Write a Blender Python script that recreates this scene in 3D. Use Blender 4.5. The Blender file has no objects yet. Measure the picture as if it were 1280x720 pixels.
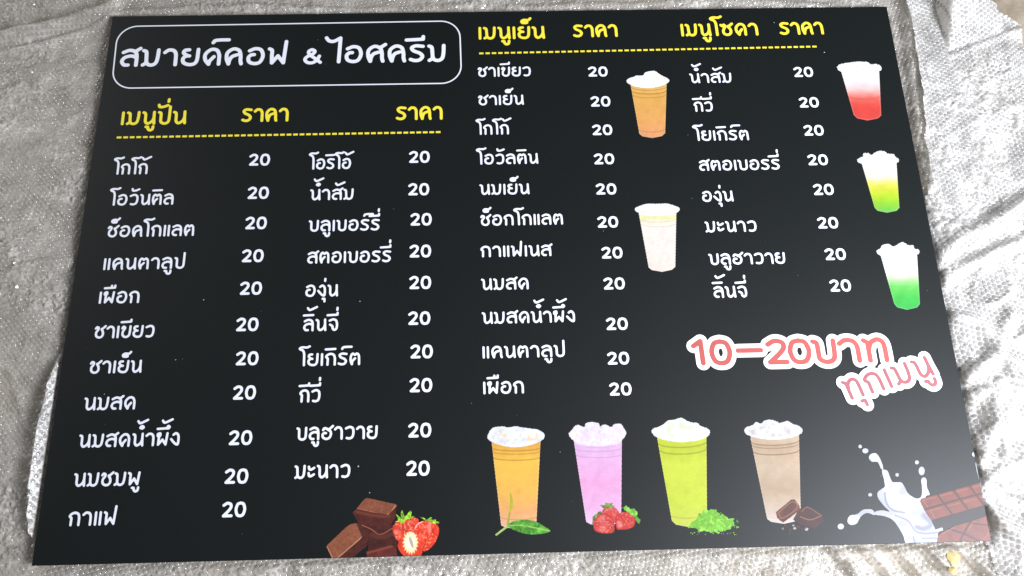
import bpy, math, random
import numpy as np
from mathutils import Matrix, Vector
from mathutils.geometry import tessellate_polygon

sc = bpy.context.scene
C = sc.collection
R = math.radians

# ------------------------------------------------------------------ camera
ZT = 0.022                       # height of the printed face above the floor
CR = np.array([[0.99961165, 0.01941817, -0.01998691],
               [-0.02465225, 0.95062264, -0.30936849],
               [0.01299264, 0.30974107, 0.95073217]])
CL = np.array([-0.02041909, -0.40308504, 1.08155663 + ZT])
FPX = 1030.0
cam = bpy.data.cameras.new('camera')
cam.sensor_width = 36
cam.lens = 36 * FPX / 1280
cam.clip_start = 0.01
cam.clip_end = 100
co = bpy.data.objects.new('camera', cam)
C.objects.link(co)
M4 = Matrix.Identity(4)
for i in range(3):
    for j in range(3):
        M4[i][j] = CR[i, j]
    M4[i][3] = CL[i]
co.matrix_world = M4
sc.camera = co

# ------------------------------------------------------------------ light
w = bpy.data.worlds.new('World')
sc.world = w
w.use_nodes = True
nt = w.node_tree
bg = nt.nodes['Background']
bg.inputs[0].default_value = (0.80, 0.86, 0.95, 1)
bg.inputs[1].default_value = 0.16


def area(name, loc, target, sx, sy, power, col):
    l = bpy.data.lights.new(name, 'AREA')
    l.shape = 'RECTANGLE'
    l.size, l.size_y = sx, sy
    l.energy = power
    l.color = col
    o = bpy.data.objects.new(name, l)
    C.objects.link(o)
    o.location = loc
    d = Vector(target) - Vector(loc)
    o.rotation_euler = d.to_track_quat('-Z', 'Y').to_euler()
    return o


area('daylight_opening', (1.38, -0.78, 1.27), (0.45, -0.15, 0), 0.85, 0.7, 90, (0.91, 0.955, 1.05))
area('left_fill', (-2.5, 1.3, 1.25), (-0.2, 0, 0), 1.4, 0.9, 18, (1.0, 0.98, 0.95))  # added fill lamp without a real source, lifts the left side

sc.view_settings.view_transform = 'Standard'
sc.view_settings.look = 'None'
sc.view_settings.exposure = 0.0
sc.view_settings.gamma = 1
sc.view_settings.use_curve_mapping = False
sc.cycles.use_denoising = True
sc.cycles.transparent_max_bounces = 24
sc.cycles.max_bounces = 8


# ------------------------------------------------------------------ helpers
def px2w(x, y, z=ZT):
    """photo pixel(s) to the point(s) of the plane at height z"""
    x = np.asarray(x, float)
    y = np.asarray(y, float)
    d = np.stack([(x - 640) / FPX, -(y - 360) / FPX, -np.ones_like(x)], -1) @ CR.T
    t = (z - CL[2]) / d[..., 2]
    return CL[0] + t * d[..., 0], CL[1] + t * d[..., 1]


def w2px(X, Y, z=ZT):
    q = np.stack([X - CL[0], Y - CL[1], np.full_like(X, z - CL[2])], -1) @ CR
    return 640 + FPX * q[..., 0] / -q[..., 2], 360 - FPX * q[..., 1] / -q[..., 2]


def s2l(c):
    c = np.clip(np.asarray(c, float), 0, 1)
    return np.where(c <= .04045, c / 12.92, ((c + .055) / 1.055) ** 2.4)


def tag(o, label=None, cat=None, group=None, kind=None):
    for k, v in (('label', label), ('category', cat), ('group', group), ('kind', kind)):
        if v:
            o[k] = v
    return o


def link(name, me, parent=None):
    o = bpy.data.objects.new(name, me)
    C.objects.link(o)
    if parent:
        o.parent = parent
    return o


def mesh_np(name, V, F, mat, smooth=False):
    """V (n,3), F (m,3|4) arrays -> mesh"""
    me = bpy.data.meshes.new(name)
    V = np.asarray(V, np.float32)
    F = np.asarray(F, np.int32)
    k = F.shape[1]
    me.vertices.add(len(V))
    me.vertices.foreach_set('co', V.ravel())
    me.loops.add(F.size)
    me.loops.foreach_set('vertex_index', F.ravel())
    me.polygons.add(len(F))
    me.polygons.foreach_set('loop_start', np.arange(0, F.size, k, dtype=np.int32))
    me.update(calc_edges=True)
    me.polygons.foreach_set('use_smooth', np.full(len(F), smooth))
    if mat:
        me.materials.append(mat)
    me.update()
    return me


rng = np.random.default_rng(5)
_T = rng.random((4, 256, 256))


def vnoise(x, y, s, k=0):
    """smooth value noise, cell size s"""
    T = _T[k % 4]
    x = np.asarray(x) / s + 37.3 * k + 500
    y = np.asarray(y) / s + 11.7 * k + 500
    xi = np.floor(x).astype(int)
    yi = np.floor(y).astype(int)
    fx = x - xi
    fy = y - yi
    fx = fx * fx * (3 - 2 * fx)
    fy = fy * fy * (3 - 2 * fy)
    g = lambda a, b: T[a % 256, b % 256]
    return ((g(xi, yi) * (1 - fx) + g(xi + 1, yi) * fx) * (1 - fy) +
            (g(xi, yi + 1) * (1 - fx) + g(xi + 1, yi + 1) * fx) * fy)


def seg_dist(X, Y, pts, closed=False):
    """distance to a polyline; with closed also the inside test"""
    pts = np.asarray(pts, float)
    D = np.full(X.shape, 1e9)
    ins = np.zeros(X.shape, bool)
    n = len(pts)
    for i in range(n if closed else n - 1):
        ax, ay = pts[i]
        bx, by = pts[(i + 1) % n]
        dx, dy = bx - ax, by - ay
        L = dx * dx + dy * dy + 1e-18
        t = np.clip(((X - ax) * dx + (Y - ay) * dy) / L, 0, 1)
        D = np.minimum(D, (X - ax - t * dx) ** 2 + (Y - ay - t * dy) ** 2)
        if closed and ay != by:
            c = ((ay > Y) != (by > Y)) & (X < (bx - ax) * (Y - ay) / (by - ay) + ax)
            ins ^= c
    D = np.sqrt(D)
    return (D, ins) if closed else D


def catmull(P, n=8, closed=False):
    P = [np.array(p, float) for p in P]
    if len(P) < 3:
        return np.array(P)
    if closed:
        Q = [P[-1]] + P + [P[0], P[1]]
    else:
        Q = [2 * P[0] - P[1]] + P + [2 * P[-1] - P[-2]]
    out = []
    for i in range(1, len(Q) - 2):
        a, b, c, d = Q[i - 1:i + 3]
        for t in np.linspace(0, 1, n, endpoint=False):
            out.append(.5 * (2 * b + (c - a) * t + (2 * a - 5 * b + 4 * c - d) * t * t +
                             (3 * b - a - 3 * c + d) * t ** 3))
    if not closed:
        out.append(P[-1])
    return np.array(out)


# ------------------------------------------------------------------ materials
def nodes(name):
    m = bpy.data.materials.new(name)
    m.use_nodes = True
    t = m.node_tree
    p = t.nodes['Principled BSDF']
    return m, t, p


def N(t, kind, **kw):
    n = t.nodes.new(kind)
    for k, v in kw.items():
        if hasattr(n, k):
            setattr(n, k, v)
    return n


def sheen_rough(t, p, base, r0, r1, bump=0.015, scale=900):
    """printed vinyl: fine grain in the gloss and the relief"""
    tc = N(t, 'ShaderNodeTexCoord')
    a = N(t, 'ShaderNodeTexNoise')
    a.inputs['Scale'].default_value = 6
    a.inputs['Detail'].default_value = 6
    t.links.new(tc.outputs['Object'], a.inputs['Vector'])
    mr = N(t, 'ShaderNodeMapRange')
    mr.inputs['To Min'].default_value = r0
    mr.inputs['To Max'].default_value = r1
    t.links.new(a.outputs['Fac'], mr.inputs['Value'])
    t.links.new(mr.outputs['Result'], p.inputs['Roughness'])
    b = N(t, 'ShaderNodeTexNoise')
    b.inputs['Scale'].default_value = scale
    b.inputs['Detail'].default_value = 2
    t.links.new(tc.outputs['Object'], b.inputs['Vector'])
    bp = N(t, 'ShaderNodeBump')
    bp.inputs['Strength'].default_value = 0.25
    bp.inputs['Distance'].default_value = bump * .01
    t.links.new(b.outputs['Fac'], bp.inputs['Height'])
    t.links.new(bp.outputs['Normal'], p.inputs['Normal'])
    return tc


VR0, VR1, VSPEC = 0.43, 0.48, 0.43


def print_mat(name, col, noise=0.0):
    m, t, p = nodes(name)
    p.inputs['Base Color'].default_value = (*col, 1)
    p.inputs['Specular IOR Level'].default_value = VSPEC
    tc = sheen_rough(t, p, col, VR0, VR1)
    if noise:
        n = N(t, 'ShaderNodeTexNoise')
        n.inputs['Scale'].default_value = 260
        n.inputs['Detail'].default_value = 4
        t.links.new(tc.outputs['Object'], n.inputs['Vector'])
        cr = N(t, 'ShaderNodeValToRGB')
        cr.color_ramp.elements[0].position = .3
        cr.color_ramp.elements[1].position = .7
        cr.color_ramp.elements[0].color = (*[c * (1 - noise) for c in col], 1)
        cr.color_ramp.elements[1].color = (*[min(1, c * (1 + noise)) for c in col], 1)
        t.links.new(n.outputs['Fac'], cr.inputs['Fac'])
        t.links.new(cr.outputs['Color'], p.inputs['Base Color'])
    return m


m_black = print_mat('black_printed_vinyl', (0.0030, 0.0050, 0.0048), .14)
m_core = print_mat('board_edge_plastic', (0.03, 0.032, 0.034))
m_white = print_mat('white_ink', (0.86, 0.87, 0.93))
m_yellow = print_mat('yellow_ink', (0.93, 0.77, 0.05), .04)
m_red = print_mat('red_ink', (0.44, 0.092, 0.078), .05)
m_pink = print_mat('pink_ink', (0.33, 0.10, 0.11), .05)
m_sticker = print_mat('white_sticker_ink', (0.88, 0.88, 0.88))

m_art, t, p = nodes('printed_picture')
p.inputs['Specular IOR Level'].default_value = VSPEC
at = N(t, 'ShaderNodeAttribute')
at.attribute_name = 'ink'
t.links.new(at.outputs['Color'], p.inputs['Base Color'])
sheen_rough(t, p, None, VR0, VR1)

# dusty concrete
m_floor, t, p = nodes('concrete')
tc = N(t, 'ShaderNodeTexCoord')
n1 = N(t, 'ShaderNodeTexNoise')
n1.inputs['Scale'].default_value = 7
n1.inputs['Detail'].default_value = 10
n1.inputs['Roughness'].default_value = .65
t.links.new(tc.outputs['Object'], n1.inputs['Vector'])
cr = N(t, 'ShaderNodeValToRGB')
cr.color_ramp.elements[0].position = .3
cr.color_ramp.elements[0].color = (.17, .13, .09, 1)
cr.color_ramp.elements[1].position = .72
cr.color_ramp.elements[1].color = (.52, .435, .32, 1)
t.links.new(n1.outputs['Fac'], cr.inputs['Fac'])
t.links.new(cr.outputs['Color'], p.inputs['Base Color'])
p.inputs['Roughness'].default_value = .8
n2 = N(t, 'ShaderNodeTexNoise')
n2.inputs['Scale'].default_value = 90
n2.inputs['Detail'].default_value = 6
t.links.new(tc.outputs['Object'], n2.inputs['Vector'])
bp = N(t, 'ShaderNodeBump')
bp.inputs['Distance'].default_value = .002
bp.inputs['Strength'].default_value = .7
t.links.new(n2.outputs['Fac'], bp.inputs['Height'])
t.links.new(bp.outputs['Normal'], p.inputs['Normal'])


def film(name, alpha, col, rough, bumpd, bscale, per_island=False):
    m, t, p = nodes(name)
    p.inputs['Base Color'].default_value = (*col, 1)
    p.inputs['Roughness'].default_value = rough
    p.inputs['IOR'].default_value = 1.62
    p.inputs['Specular IOR Level'].default_value = .9
    p.inputs['Alpha'].default_value = alpha
    tc = N(t, 'ShaderNodeTexCoord')
    n = N(t, 'ShaderNodeTexNoise')
    n.inputs['Scale'].default_value = bscale
    n.inputs['Detail'].default_value = 5
    n.inputs['Roughness'].default_value = .6
    t.links.new(tc.outputs['Object'], n.inputs['Vector'])
    bp = N(t, 'ShaderNodeBump')
    bp.inputs['Distance'].default_value = bumpd
    bp.inputs['Strength'].default_value = 1
    t.links.new(n.outputs['Fac'], bp.inputs['Height'])
    t.links.new(bp.outputs['Normal'], p.inputs['Normal'])
    if not per_island:
        n = N(t, 'ShaderNodeTexNoise')
        n.inputs['Scale'].default_value = 22
        n.inputs['Detail'].default_value = 8
        n.inputs['Roughness'].default_value = .7
        t.links.new(tc.outputs['Object'], n.inputs['Vector'])
        mr = N(t, 'ShaderNodeMapRange')
        mr.inputs['From Min'].default_value = .35
        mr.inputs['From Max'].default_value = .65
        mr.inputs['To Min'].default_value = alpha - .30
        mr.inputs['To Max'].default_value = min(1, alpha + .24)
        t.links.new(n.outputs['Fac'], mr.inputs['Value'])
        t.links.new(mr.outputs['Result'], p.inputs['Alpha'])
        n = N(t, 'ShaderNodeAttribute')
        n.attribute_name = 'crush'
        mr = N(t, 'ShaderNodeMapRange')
        mr.inputs['To Min'].default_value = rough * 1.3
        mr.inputs['To Max'].default_value = .035
        t.links.new(n.outputs['Fac'], mr.inputs['Value'])
        t.links.new(mr.outputs['Result'], p.inputs['Roughness'])
    if per_island:
        g = N(t, 'ShaderNodeNewGeometry')
        mr = N(t, 'ShaderNodeMapRange')
        mr.inputs['To Min'].default_value = rough * .5
        mr.inputs['To Max'].default_value = rough * 2.2
        t.links.new(g.outputs['Random Per Island'], mr.inputs['Value'])
        t.links.new(mr.outputs['Result'], p.inputs['Roughness'])
        mr = N(t, 'ShaderNodeMapRange')
        mr.inputs['To Min'].default_value = alpha - .14
        mr.inputs['To Max'].default_value = alpha + .10
        t.links.new(g.outputs['Random Per Island'], mr.inputs['Value'])
        t.links.new(mr.outputs['Result'], p.inputs['Alpha'])
    return m


m_film = film('clear_wrap_film', .48, (.90, .84, .75), .24, .0010, 110)
m_film2 = film('clear_wrap_film_double', .64, (.95, .91, .85), .28, .0012, 110)
m_bub = film('clear_wrap_bubble', .46, (.44, .415, .37), .04, .00025, 400, True)  # grey base paints in the dimming where clear domes reflect light away

m_bub2 = film('clear_wrap_bubble_double', .52, (.36, .35, .335), .05, .0002, 400, True)  # darker grey base, dome shading put into the colour

# ------------------------------------------------------------------ floor
fl = link('floor', mesh_np('floor', [(-3, -3, 0), (3, -3, 0), (3, 3, 0), (-3, 3, 0)], [(0, 1, 2, 3)], m_floor))
tag(fl, kind='structure')

# ------------------------------------------------------------------ bubble wrap
BX, BY = 0.6, 0.4
RIDGES = [   # photo-pixel polyline, half width (m), height (m), slope shift
    ([(-30, 48), (30, 36), (90, 20), (135, 4), (150, -12)], .010, .015),
    ([(-30, 62), (40, 52), (100, 34), (140, 14)], .006, .005),
    ([(-20, 350), (40, 330), (88, 324)], .010, .006),
    ([(0, 120), (30, 90), (60, 60)], .010, .004),
    ([(1132, -20), (1140, 60), (1152, 160), (1166, 230)], .009, .010),
    ([(1190, 68), (1235, 52), (1285, 32)], .005, .004),
    ([(1165, 132), (1215, 112), (1300, 70)], .004, .0014),
    ([(1150, 205), (1200, 160), (1290, 125)], .005, .0016),
    ([(1262, 80), (1270, 120), (1275, 180)], .004, .0015),
    ([(1160, 330), (1200, 300), (1250, 272), (1300, 240)], .012, .013),
    ([(1170, 360), (1210, 330), (1300, 290)], .008, .009),
    ([(1190, 395), (1225, 405), (1240, 440), (1218, 462), (1190, 480)], .010, .012),
    ([(1262, 395), (1250, 430), (1262, 470), (1290, 490)], .010, .010),
    ([(1205, 500), (1235, 490), (1240, 530), (1225, 575)], .010, .010),
    ([(1215, 592), (1250, 600), (1300, 630)], .009, .011),
    ([(1238, 640), (1262, 668), (1300, 690)], .008, .010),
    ([(1040, 684), (1060, 702), (1085, 735)], .006, .012),
    ([(1075, 682), (1100, 702), (1125, 735)], .006, .014),
    ([(1110, 681), (1135, 700), (1165, 735)], .006, .014),
    ([(1150, 680), (1175, 700), (1205, 735)], .006, .014),
    ([(1190, 680), (1225, 705), (1250, 735)], .006, .014),
    ([(300, 716), (420, 704), (520, 712)], .006, .003),
    ([(640, 5), (760, 2), (900, -4), (1040, 2)], .006, .004),
    ([(150, 10), (300, 4), (480, 8), (600, 0)], .006, .004),
]


def wrap_h(X, Y, extra=0.0):
    h = .0085 + .0038 * (vnoise(X, Y, .075, 0) - .5) + .0026 * (vnoise(X, Y, .030, 1) - .5) + \
        .0012 * (vnoise(X, Y, .012, 2) - .5)
    right = np.clip((X - .45) / .2, 0, 1) * np.clip((-Y + .1) / .3, 0, 1)
    h = h + right * .014 * (vnoise(X * .8 + Y * .5, Y * .9 - X * .3, .040, 3) - .45)
    rg = (1 - np.abs(2 * vnoise(X + .02 * vnoise(X, Y, .03, 1), Y + .5 * X + .02 * vnoise(X, Y, .03, 2), .062, 3) - 1)) ** 3
    rg2 = (1 - np.abs(2 * vnoise(X - .4 * Y, Y, .045, 2) - 1)) ** 4
    h = h + (.0035 + .008 * right) * rg + (.0015 + .005 * right) * rg2
    # the flap standing up at the top right
    FX, FY = px2w(np.array([1164, 1186, 1236, 1252, 1236, 1205, 1200, 1160]), np.array([-40, 64, 50, 30, 12, 0, -40, -40]), .02)
    m = (X > FX.min() - .02) & (Y > FY.min() - .02)
    if m.any():
        d, ins = seg_dist(X[m], Y[m], np.stack([FX, FY], 1), True)
        k = np.clip(np.where(ins, d, -d) / .006 + .5, 0, 1)
        up = np.clip(Y[m] - (FY[1] + (X[m] - FX[1]) * (FY[2] - FY[1]) / (FX[2] - FX[1])), 0, .08)
        h[m] += k * .50 * up
    # the strip that turns up along the lower left edge of the board
    FX, FY = px2w(np.array([74, 70, 65, 59, 51, 43, 37, 34, 34, 42, 60, 70]), np.array([440, 446, 462, 480, 520, 560, 600, 640, 668, 680, 672, 560]), .02)
    m = (X < FX.max() + .01) & (Y > FY.min() - .02) & (Y < FY.max() + .02)
    if m.any():
        d, ins = seg_dist(X[m], Y[m], np.stack([FX, FY], 1), True)
        k = np.clip(np.where(ins, d, -d) / .004 + .35, 0, 1)
        up = .0125 + .92 * np.clip(-BX - X[m], 0, .021) + .0012 * (vnoise(X[m], Y[m], .014, 1) - .5)
        h[m] = h[m] * (1 - k) + np.maximum(h[m], up) * k
    for pts, wd, a in RIDGES:
        P = np.array(pts, float)
        PX, PY = px2w(P[:, 0], P[:, 1])
        cp = catmull(list(zip(PX, PY)), 6)
        m = (np.abs(X - cp[:, 0].mean()) < .4) & (np.abs(Y - cp[:, 1].mean()) < .4)
        d = seg_dist(X[m], Y[m], cp)
        along = .75 + .5 * vnoise(X[m], Y[m], .03, 2)
        h[m] += a * along * np.exp(-(d / wd) ** 2)
    # under the board it is pressed flat
    dx = np.abs(X) - BX
    dy = np.abs(Y) - BY
    out = np.clip(np.maximum(dx, dy) / .010, 0, 1)
    hb = .0065 + .0018 * (vnoise(X, Y, .04, 1) - .5)
    out = out * out * (3 - 2 * out)
    return hb * (1 - out) + np.maximum(h, .002) * out


# outline of the sheet: the floor shows beyond its cut edge at the top right
edge_px = np.array([(1196, -30), (1208, 0), (1232, 12), (1258, 26), (1272, 36), (1276, 60), (1310, 66), (1400, 60)], float)
EX, EY = px2w(edge_px[:, 0], edge_px[:, 1], .01)


def crinkle(X, Y):
    """where the film is crushed into small facets"""
    m = np.clip((vnoise(X, Y, .075, 2) * .55 + vnoise(X, Y, .028, 0) * .45 - .54) * 9, 0, 1)
    m *= np.clip((np.maximum(np.abs(X) - BX, np.abs(Y) - BY)) / .012, 0, 1)
    return m


def sheet_h(X, Y):
    h = wrap_h(X, Y)
    j = rng.normal(0, 1, X.shape)
    return h + np.clip(j, -2, 2) * (.0004 + .0017 * crinkle(X, Y)) * (np.maximum(np.abs(X) - BX, np.abs(Y) - BY) > .004)


def on_sheet(X, Y):
    px, py = w2px(X, Y, .01)
    lim = np.interp(px, edge_px[:, 0], edge_px[:, 1], left=-400, right=60)
    lim = lim + 3 * (vnoise(X, Y, .012, 2) - .5)
    return py > lim


def grid_sheet(name, x0, x1, y0, y1, st, hf, keep, mat):
    nx = int((x1 - x0) / st) + 1
    ny = int((y1 - y0) / st) + 1
    X, Y = np.meshgrid(np.linspace(x0, x1, nx), np.linspace(y0, y1, ny))
    Z = hf(X, Y)
    V = np.stack([X, Y, Z], -1).reshape(-1, 3)
    I = np.arange(nx * ny).reshape(ny, nx)
    F = np.stack([I[:-1, :-1], I[:-1, 1:], I[1:, 1:], I[1:, :-1]], -1).reshape(-1, 4)
    cx = V[F].mean(1)
    F = F[keep(cx[:, 0], cx[:, 1])]
    used = np.unique(F)
    mp = np.zeros(len(V), int)
    mp[used] = np.arange(len(used))
    me = mesh_np(name, V[used], mp[F], mat, True)
    at_ = me.attributes.new('crush', 'FLOAT', 'POINT')
    at_.data.foreach_set('value', crinkle(V[used][:, 0], V[used][:, 1]).astype(np.float32))
    return me


WX, WY0, WY1 = .93, -.56, .53
sheet = link('bubble_wrap', grid_sheet('bubble_wrap', -WX, WX, WY0, WY1, .0030, sheet_h, on_sheet, m_film))
tag(sheet, 'crumpled clear bubble wrap spread on the floor under the black menu board', 'bubble wrap')


def bubbles(name, parent, keep, hf, pitch=.0067, rot=.18, H=.0014, mat=None):
    px_, py_ = pitch, pitch * .866
    nx, ny = int(2.6 / px_), int(2.2 / py_)
    I, J = np.meshgrid(np.arange(nx), np.arange(ny))
    gx = ((I + .5 * (J % 2)) * px_ - 1.3).ravel()
    gy = (J * py_ - 1.1).ravel()
    # the sheet is stretched and pulled askew, so the rows wander
    wx = gx + .020 * (vnoise(gx, gy, .30, 1) - .5)
    wy = gy + .020 * (vnoise(gx, gy, .30, 2) - .5)
    c, s = math.cos(rot), math.sin(rot)
    X, Y = wx * c - wy * s, wx * s + wy * c
    k = (np.abs(X) < WX - .005) & (Y > WY0 + .005) & (Y < WY1 - .005) & keep(X, Y)
    k &= ~((np.abs(X) < BX - .012) & (np.abs(Y) < BY - .012))
    X, Y = X[k], Y[k]
    n = len(X)
    e = .0012
    Z = hf(X, Y)
    nxv = -(hf(X + e, Y) - hf(X - e, Y)) / (2 * e)
    nyv = -(hf(X, Y + e) - hf(X, Y - e)) / (2 * e)
    # each bubble a little differently inflated and leaning
    cl = np.clip((vnoise(X, Y, .055, 1) * .6 + vnoise(X, Y, .02, 3) * .4 - .56) * 6, 0, 1)
    sg = .07 + .42 * cl
    nxv += rng.normal(0, 1, n) * sg
    nyv += rng.normal(0, 1, n) * sg
    nz = np.ones(n)
    L = np.sqrt(nxv ** 2 + nyv ** 2 + 1)
    Nn = np.stack([nxv, nyv, nz], -1) / L[:, None]
    T1 = np.stack([np.ones(n), np.zeros(n), -Nn[:, 0] / Nn[:, 2]], -1)
    T1 /= np.linalg.norm(T1, axis=1)[:, None]
    T2 = np.cross(Nn, T1)
    S = 8
    infl = np.clip(rng.normal(1, .22, n) * (1.25 - .7 * vnoise(X, Y, .035, 0)), .15, 1.4)
    popped = rng.random(n) < .05
    infl[popped | (crinkle(X, Y) > .5)] *= .35
    inboard = np.maximum(np.abs(X) - BX, np.abs(Y) - BY) < .004
    hh = H * infl
    hh = np.where(inboard, np.minimum(hh, .0016), hh)
    rings = [(.485, .0), (.44, .62), (.26, .97)]
    V = []
    ph = rng.random(n) * math.tau
    Ctr = np.stack([X, Y, Z + .0002], -1)
    for rr, zz in rings:
        for a in range(S):
            an = a * math.tau / S + ph
            r = rr * pitch * (1 + .04 * rng.normal(size=n))
            V.append(Ctr + T1 * (r * np.cos(an))[:, None] + T2 * (r * np.sin(an))[:, None] + Nn * (hh * zz)[:, None])
    top = hh * np.where(rng.random(n) < .25, .70, 1.0)     # some caps are dented
    V.append(Ctr + Nn * top[:, None])
    V = np.stack(V, 1)                       # n, 25, 3
    m = V.shape[1]
    tri = []
    for q in range(2):
        for a in range(S):
            b = (a + 1) % S
            tri += [(q * S + a, q * S + b, (q + 1) * S + b), (q * S + a, (q + 1) * S + b, (q + 1) * S + a)]
    for a in range(S):
        tri.append((2 * S + a, 2 * S + (a + 1) % S, 3 * S))
    tri = np.array(tri)
    F = (np.arange(n)[:, None, None] * m + tri[None]).reshape(-1, 3)
    o = link(name, mesh_np(name, V.reshape(-1, 3), F, mat or m_bub, True), parent)
    tag(o, kind='stuff')
    return n


def inside_edge(X, Y):
    return on_sheet(X, Y) & on_sheet(X, Y + .004) & on_sheet(X + .004, Y)


nb = bubbles('air_bubbles', sheet, inside_edge, wrap_h)


# a second layer of the same wrap lies folded over on the right
def fold_keep(X, Y):
    lim = BX - .009 + .008 * vnoise(X * 0, Y, .09, 1) + .036 * np.clip((Y + .02) / .3, 0, 1)
    return (X > lim) & on_sheet(X, Y - .012) & on_sheet(X, Y)


def fold_h(X, Y):
    k = np.clip((X - BX - .004) / .02, 0, 1)
    return wrap_h(X, Y) + .0032 + k * (.002 + .006 * vnoise(X + .3 * Y, Y, .05, 0) ** 2 + .003 * vnoise(X, Y, .018, 2))


def fold_sheet_h(X, Y):
    return fold_h(X, Y) + np.clip(rng.normal(0, 1, X.shape), -2, 2) * (.0003 + .0018 * crinkle(X, Y))


fold = link('bubble_wrap', grid_sheet('bubble_wrap', BX, WX, WY0, WY1, .0030, fold_sheet_h, fold_keep, m_film2))
tag(fold, 'upper layer of shiny bubble wrap folded over along the right side of the board', 'bubble wrap')
bubbles('air_bubbles', fold, fold_keep, fold_h, pitch=.0070, rot=-.42, H=.0011, mat=m_bub2)

# the turned-up strip at the lower left is doubled as well
SX, SY = px2w(np.array([72, 68, 61, 56, 47.5, 41.5, 37.5, 36, 39, 50, 62, 71]), np.array([446, 456, 480, 500, 550, 600, 640, 664, 672, 610, 540, 470]), .02)
SP_ = np.stack([SX, SY], 1)


def strip_keep(X, Y):
    d, ins = seg_dist(X, Y, SP_, True)
    return ins & (X < -BX - .002)


def strip_h(X, Y):
    return wrap_h(X, Y) + .0018


strip = link('bubble_wrap', grid_sheet('bubble_wrap', -.70, -.59, -.42, -.08, .0025, strip_h, strip_keep, m_film2))
tag(strip, 'narrow bright strip of bubble wrap turned up along the lower left edge of the board', 'bubble wrap')
bubbles('air_bubbles', strip, strip_keep, strip_h, pitch=.0062, rot=.14, H=.0008, mat=m_bub2)
print('bubbles', nb)

# ------------------------------------------------------------------ board
board = bpy.data.objects.new('menu_board', None)
C.objects.link(board)
board.location = (0, 0, ZT)
tag(board, 'black rectangular menu board with white Thai drink names and prices lying on bubble wrap', 'menu board')


def rounded_slab(name, x, y, z0, z1, r, mat):
    P = []
    for cx, cy, a0 in ((x - r, y - r, 0), (-x + r, y - r, 90), (-x + r, -y + r, 180), (x - r, -y + r, 270)):
        for k in range(5):
            a = R(a0 + 90 * k / 4)
            P.append((cx + r * math.cos(a), cy + r * math.sin(a)))
    n = len(P)
    e = .0004
    V = [(a, b, z0) for a, b in P] + [(a, b, z1 - e) for a, b in P] + \
        [(a * (1 - e / x), b * (1 - e / y), z1) for a, b in P]
    F = [tuple(range(n - 1, -1, -1)), tuple(range(2 * n, 3 * n))]
    for q in (0, 1):
        for i in range(n):
            j = (i + 1) % n
            F.append((q * n + i, q * n + j, (q + 1) * n + j, (q + 1) * n + i))
    me = bpy.data.meshes.new(name)
    me.from_pydata(V, [], F)
    me.materials.append(mat)
    return me


link('panel', rounded_slab('panel', BX - .0005, BY - .0005, -.0052, -.0008, .0008, m_core), board)
link('printed_sheet', rounded_slab('printed_sheet', BX, BY, -.0008, 0.0, .0008, m_black), board)


# ---- contour tracing of a scalar field -> flat mesh
def contours(v, x0, y0, st):
    ny, nx = v.shape
    s = v > 0
    idx = s[:-1, :-1] * 1 + s[:-1, 1:] * 2 + s[1:, 1:] * 4 + s[1:, :-1] * 8
    TB = {1: [(3, 0)], 2: [(0, 1)], 3: [(3, 1)], 4: [(1, 2)], 5: [(3, 0), (1, 2)], 6: [(0, 2)], 7: [(3, 2)],
          8: [(2, 3)], 9: [(2, 0)], 10: [(0, 1), (2, 3)], 11: [(2, 1)], 12: [(1, 3)], 13: [(1, 0)], 14: [(0, 3)]}
    nxt = {}
    for j, i in zip(*np.where((idx > 0) & (idx < 15))):
        ids = ((j, i, 0), (j, i + 1, 1), (j + 1, i, 0), (j, i, 1))
        for a, b in TB[int(idx[j, i])]:
            nxt[ids[a]] = ids[b]

    def pos(e):
        j, i, k = e
        a = v[j, i]
        b = v[j, i + 1] if k == 0 else v[j + 1, i]
        t = a / (a - b)
        return (x0 + (i + (t if k == 0 else 0)) * st, y0 + (j + (t if k == 1 else 0)) * st)
    loops = []
    while nxt:
        k0, k = nxt.popitem()
        L = [pos(k0)]
        while k != k0:
            L.append(pos(k))
            k = nxt.pop(k)
        L = np.array(L)
        # drop points that lie on the line of their neighbours
        for _ in range(3):
            if len(L) < 8:
                break
            a = np.roll(L, 1, 0)
            b = np.roll(L, -1, 0)
            ar = np.abs((L[:, 0] - a[:, 0]) * (b[:, 1] - a[:, 1]) - (L[:, 1] - a[:, 1]) * (b[:, 0] - a[:, 0]))
            kill = ar < .0035 * np.linalg.norm(b - a, axis=1)
            kill[1::2] = False if _ % 2 == 0 else kill[1::2]
            if _ % 2:
                kill[0::2] = False
            if kill.all():
                break
            L = L[~kill]
        if len(L) > 3:
            loops.append(L)
    return loops


def area2(L):
    x, y = L[:, 0], L[:, 1]
    return float(np.sum(x * np.roll(y, -1) - np.roll(x, -1) * y))


def inside(pt, L):
    x, y = pt
    ax, ay = L[:, 0], L[:, 1]
    bx, by = np.roll(ax, -1), np.roll(ay, -1)
    with np.errstate(divide='ignore', invalid='ignore'):
        c = ((ay > y) != (by > y)) & (x < (bx - ax) * (y - ay) / (by - ay) + ax)
    return bool(np.count_nonzero(c) % 2)


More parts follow.
